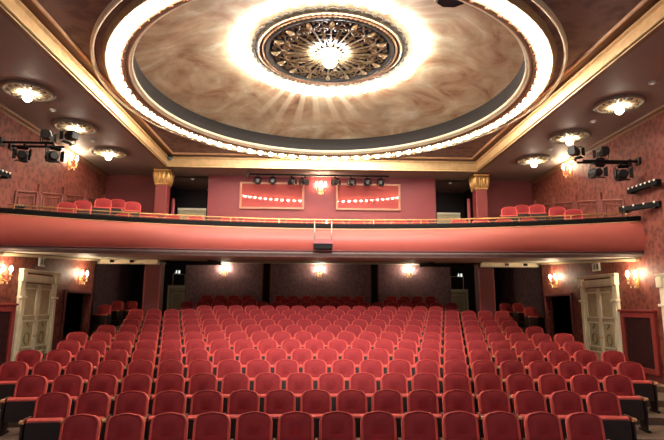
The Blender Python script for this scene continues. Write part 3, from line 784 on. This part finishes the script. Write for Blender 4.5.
for sg, w in ((-1, 'left'), (1, 'right')):
    for y, wh in ((10.07, 'nearest the stage'), (12.2, 'middle one of three'), (14.3, 'nearest the gallery wall')):
        rose(sg*6.33, y, 'round plaster ceiling lamp with globe on the %s side ceiling, %s' % (w, wh))
    for y, wh in ((9.0, 'nearest the stage'), (11.1, 'second from the stage'), (13.25, 'nearest the gallery wall')):
        if sg < 0 and y < 10: continue
        o = dt0 if fd else copy_tree(dt0); fd = False
        place(o, (sg*6.34, y, ZC-.001), 0, 'small white downlight on the %s side ceiling, %s' % (w, wh)); o['group'] = 'small downlights between the ceiling lamps'

for x, y, wh in ((-.07, 16.45, 'above the sconce between the mirrors'), (-4.6, 17.3, 'in the opening beside the left column'), (4.6, 17.3, 'in the opening beside the right column')):
    place(copy_tree(dt0), (x, y, ZC-.001), 0, 'small white downlight %s' % wh)
t = thing('dome_camera', 'small dark round camera in the far left corner of the gilded beams', 'camera', (-BX+.12, BY-.12, ZC+.22))
MB().lathe([(.001, .09), (.09, .09), (.09, .05), (.07, .04)], 14).build('base', 'iron', t); MB().ball((0, 0, 0), .075, 12).build('globe', 'lens', t, smooth=True)

# ------------------------------------------------------------------ stage lanterns
def make_lantern(big=True):
    t = thing('stage_light', 'x', 'lamp')                      # aims along -y, hangs from its origin
    MB().lathe([(.001, .2), (.1, .2), (.13, .14), (.135, -.1), (.15, -.12), (.15, -.17), (.135, -.17), (.12, -.13)], 18, Tr(0, 0, -.3) @ Matrix.Rotation(PI/2, 4, 'X') @ Matrix.Rotation(PI, 4, 'X') @ Matrix.Rotation(PI, 4, 'X')).box(-.11, .11, -.06, .2, -.43, -.17).build('housing', 'iron', t, bevel=.008)
    ln = MB(); ln.lathe([(.12, 0), (.07, .03), (.001, .045)], 18, Tr(0, -.125, -.3) @ Matrix.Rotation(PI/2, 4, 'X')); ln.build('lens', 'lens', t, smooth=True)
    MB().tube([(-.17, 0, -.3), (-.17, 0, -.1), (-.1, 0, -.04), (.1, 0, -.04), (.17, 0, -.1), (.17, 0, -.3)], .014, 6).build('yoke', 'iron', t)
    MB().box(-.03, .03, -.03, .03, -.06, .03).build('clamp', 'black', t, bevel=.005)
    bd = MB()
    for k in range(4):
        T = Tr(0, -.17, -.3) @ Matrix.Rotation(k*PI/2, 4, 'Y')
        bd.add([(-.12, 0, .14), (.12, 0, .14), (.15, -.1, .2), (-.15, -.1, .2), (-.12, .006, .146), (.12, .006, .146), (.15, -.094, .206), (-.15, -.094, .206)],
               [(0, 1, 2, 3), (7, 6, 5, 4), (0, 4, 5, 1), (1, 5, 6, 2), (2, 6, 7, 3), (3, 7, 4, 0)], T)
    bd.build('barn_doors', 'black', t)
    return t
lt = make_lantern(); freeze(lt); first = True
def lantern(p, rot, label, grp, s=1):
    global first
    o = lt if first else copy_tree(lt); first = False
    o.location = p; o.rotation_euler = rot; o.scale = (s, s, s); o['label'] = label; o['group'] = grp
def bar(p, q, label, wall_end=None):
    t = thing('lighting_bar', label, 'bar', p); d = Vector(q)-Vector(p)
    MB().tube([(0, 0, 0), d], .028, 8).build('tube', 'black', t)
    e = d if wall_end == 'q' else Vector((0, 0, 0))
    MB().box(-.02, .02, -.09, .09, -.09, .09, Tr(*e)).build('bracket', 'iron', t)
G = 'stage lanterns on the side wall bars'
LY = 11.2
def bar_at(sg, x_in, py, Y, label):
    p = at(x_in, py, Y); z = p.z
    bar((p.x, Y, z), (sg*(WX-.02), Y, z), label, 'q'); return z
zl1 = bar_at(-1, 64, 147, LY+.3, 'upper black lighting bar reaching out from the left wall above the gallery')
zl2 = bar_at(-1, 54, 143, LY-.05, 'lower black lighting bar reaching out from the left wall above the gallery')
zr1 = bar_at(1, 583, 160.5, LY, 'lower black lighting bar reaching out from the right wall above the gallery')
zr2 = bar_at(1, 577, 162.5, LY+.35, 'upper black lighting bar reaching out from the right wall above the gallery')
def lan_at(px, zb, Y, rz, label, s=.8, up=False):
    d = _f + _r*(px-332)/F_PX; x = CX + d.x*Y/d.y
    lantern((x, Y, zb + (.072 if up else -.072)*s), (PI if up else .05, 0, rz), label, G, s)
lan_at(16, zl2, LY-.05, .35, 'black stage lantern hanging on the left wall bar, nearest the wall', .85)
lan_at(46, zl2, LY-.05, .75, 'black stage lantern with bright lens at the inner end of the lower left bar', .85)
lan_at(38, zl1, LY+.3, .2, 'black stage lantern standing upright on the upper left bar', .75, True)
lan_at(63, zl1, LY+.3, 1.1, 'black stage lantern at the free end of the upper left bar', .75, True)
lan_at(600, zr1, LY, .1, 'black stage lantern hanging under the right bar, farther from the wall', .8)
lan_at(626, zr1, LY, -.3, 'black stage lantern hanging under the right bar, nearer the wall', .9)
lan_at(609, zr2, LY+.35, -.1, 'black stage lantern standing upright on the upper right bar', .75, True)
lan_at(580, zr2, LY+.35, -1.0, 'grey stage lantern turned aside at the free end of the right bar', .75, True)
# row of small lanterns over the gallery wall
bar((-2.5, 16.2, ZC-.1), (2.2, 16.2, ZC-.1), 'long thin black bar under the ceiling in front of the gallery wall')
G = 'small lanterns above the mirrors'
for i, px in enumerate((258, 273, 291.5, 305, 335, 351, 367, 381)):
    p = at(px, 177.5, 16.2)
    lantern((p.x, 16.2, ZC-.1-.055), (.05, 0, (0, 0, .5, -.9, .6, .3, .1, -.3)[i]), 'small black lantern above the gallery mirrors, %s from the left' % ONES[i], G, .62)

# LED battens
def batten(p, q, n, label):
    t = thing('led_batten', label, 'light', p); d = Vector(q)-Vector(p); L = d.length
    T = d.to_track_quat('X', 'Z').to_matrix().to_4x4()
    MB().box(0, L, -.06, .06, -.06, .06, T).build('housing', 'black', t, bevel=.01)
    for i in range(n): MB().ball((L*(i+.5)/n, -.055, .05), .026, 6, T=T).build('lens', 'led', t, smooth=True)
    MB().box(.1, .16, -.07, .1, -.09, -.06, T).box(L-.16, L-.1, -.07, .1, -.09, -.06, T).build('foot', 'iron', t)
p, q = atx(629, 191.5, 7.28), atx(659, 181.5, 7.28)
batten(p, q, 7, 'black light batten with a row of lenses fixed on the right wall')
p, q = atx(-6, 171, -7.28), atx(9, 176, -7.28)
batten(p, q, 4, 'black light batten with a row of lenses fixed on the left wall')
p, q = at(620, 210, 11.4), at(647, 211, 10.85)
batten((p.x, p.y, p.z), (7.425, 10.6, p.z), 4, 'black light batten lying at the right end of the brass rail')
p = at(24, 204.5, 11.7); batten((-7.3, 11.68, E+2.22), (p.x, par_y(p.x)+.24, E+2.22), 4, 'black light batten lying on the left end of the gallery ledge')

# ------------------------------------------------------------------ signs
def exit_sign(p, rz, label, lit=False, w=.34, h=.2):
    t = thing('exit_sign', label, 'sign', p, rz, 'exit signs over the doors')
    MB().box(-w/2, w/2, -.05, 0, -h/2, h/2).build('case', 'white' if lit else 'sign_green', t, bevel=.006)
    g = MB(); y0, y1 = -.056, -.05
    a = 'sign_green' if lit else 'sign_lit'
    # running figure, doorway and arrow
    g.prism([(-.03-.02, .055), (-.03+.02, .055), (-.03+.02, .085), (-.03-.02, .085)], y0, y1)
    g.prism([(-.07, .03), (-.02, .05), (.02, .02), (.01, .0), (-.02, .02), (-.02, -.02), (.02, -.05), (0, -.07), (-.05, -.03), (-.08, -.07), (-.1, -.05), (-.05, 0)], y0, y1)
    g.prism([(.06, -.07), (.14, -.07), (.14, .08), (.06, .08)], y0, y1)
    g.build('symbol', a, t)
R_ = lambda sg: (PI/2 if sg < 0 else -PI/2)
exit_sign((-7.42, 13.3, E+1.09), R_(-1), 'small white sign above the cream door on the left wall', True, .26, .24)
exit_sign((7.42, 13.3, E+1.08), R_(1), 'small white sign above the cream door on the right wall', True, .34, .22)
p = at(178.5, 271, 22.2)
# rear signs hang over the passages, on the landing walls
exit_sign((-6.75, 24.17, E+1.55), 0, 'small exit sign in the dark passage behind the left pillar', False)
exit_sign((6.85, 24.17, E+1.5), 0, 'small exit sign in the dark passage behind the right pillar', False)
p = at(196, 186, 18.98); exit_sign((p.x, 18.99, p.z), 0, 'small exit sign in the dark opening left of the gallery mirrors')
p = at(452.5, 190, 18.98); exit_sign((p.x, 18.99, p.z), 0, 'small exit sign in the dark opening right of the gallery mirrors')

# low pale partitions and posts in the gallery openings
for sg, w, (px0, px1, py) in ((-1, 'left', (178, 206, 210)), (1, 'right', (437, 460, 214.5))):
    a, b = at(px0, py, 18.2), at(px1, py, 18.2)
    x0, x1 = max(a.x, -5.45), min(b.x, 5.45)
    if sg < 0: x1 = min(x1, -4.0)
    else: x0 = max(x0, 4.0)
    t = thing('low_partition', 'low pale partition in the dark opening on the %s of the gallery wall' % w, 'partition', ((x0+x1)/2, 18.2, E+2.0))
    h = a.z-E-2.0
    MB().box((x0-x1)/2, (x1-x0)/2, -.03, .03, 0, h).build('panel', 'door_panel', t)
    MB().box((x0-x1)/2, (x1-x0)/2, -.05, .05, h, h+.07).build('capping', 'door', t)
    p = at(173.5 if sg < 0 else 468.5, 200, 17.4)
    t = thing('barrier_post', 'thin pink post beside the red column on the %s of the gallery' % w, 'post', (p.x, 17.4, E+2.0))
    MB().tube([(0, 0, 0), (0, 0, p.z-E-2.0)], .06, 10).build('shaft', 'pinkpost', t); MB().ball((0, 0, p.z-E-2.0), .065, 8).build('cap', 'pinkpost', t, smooth=True)
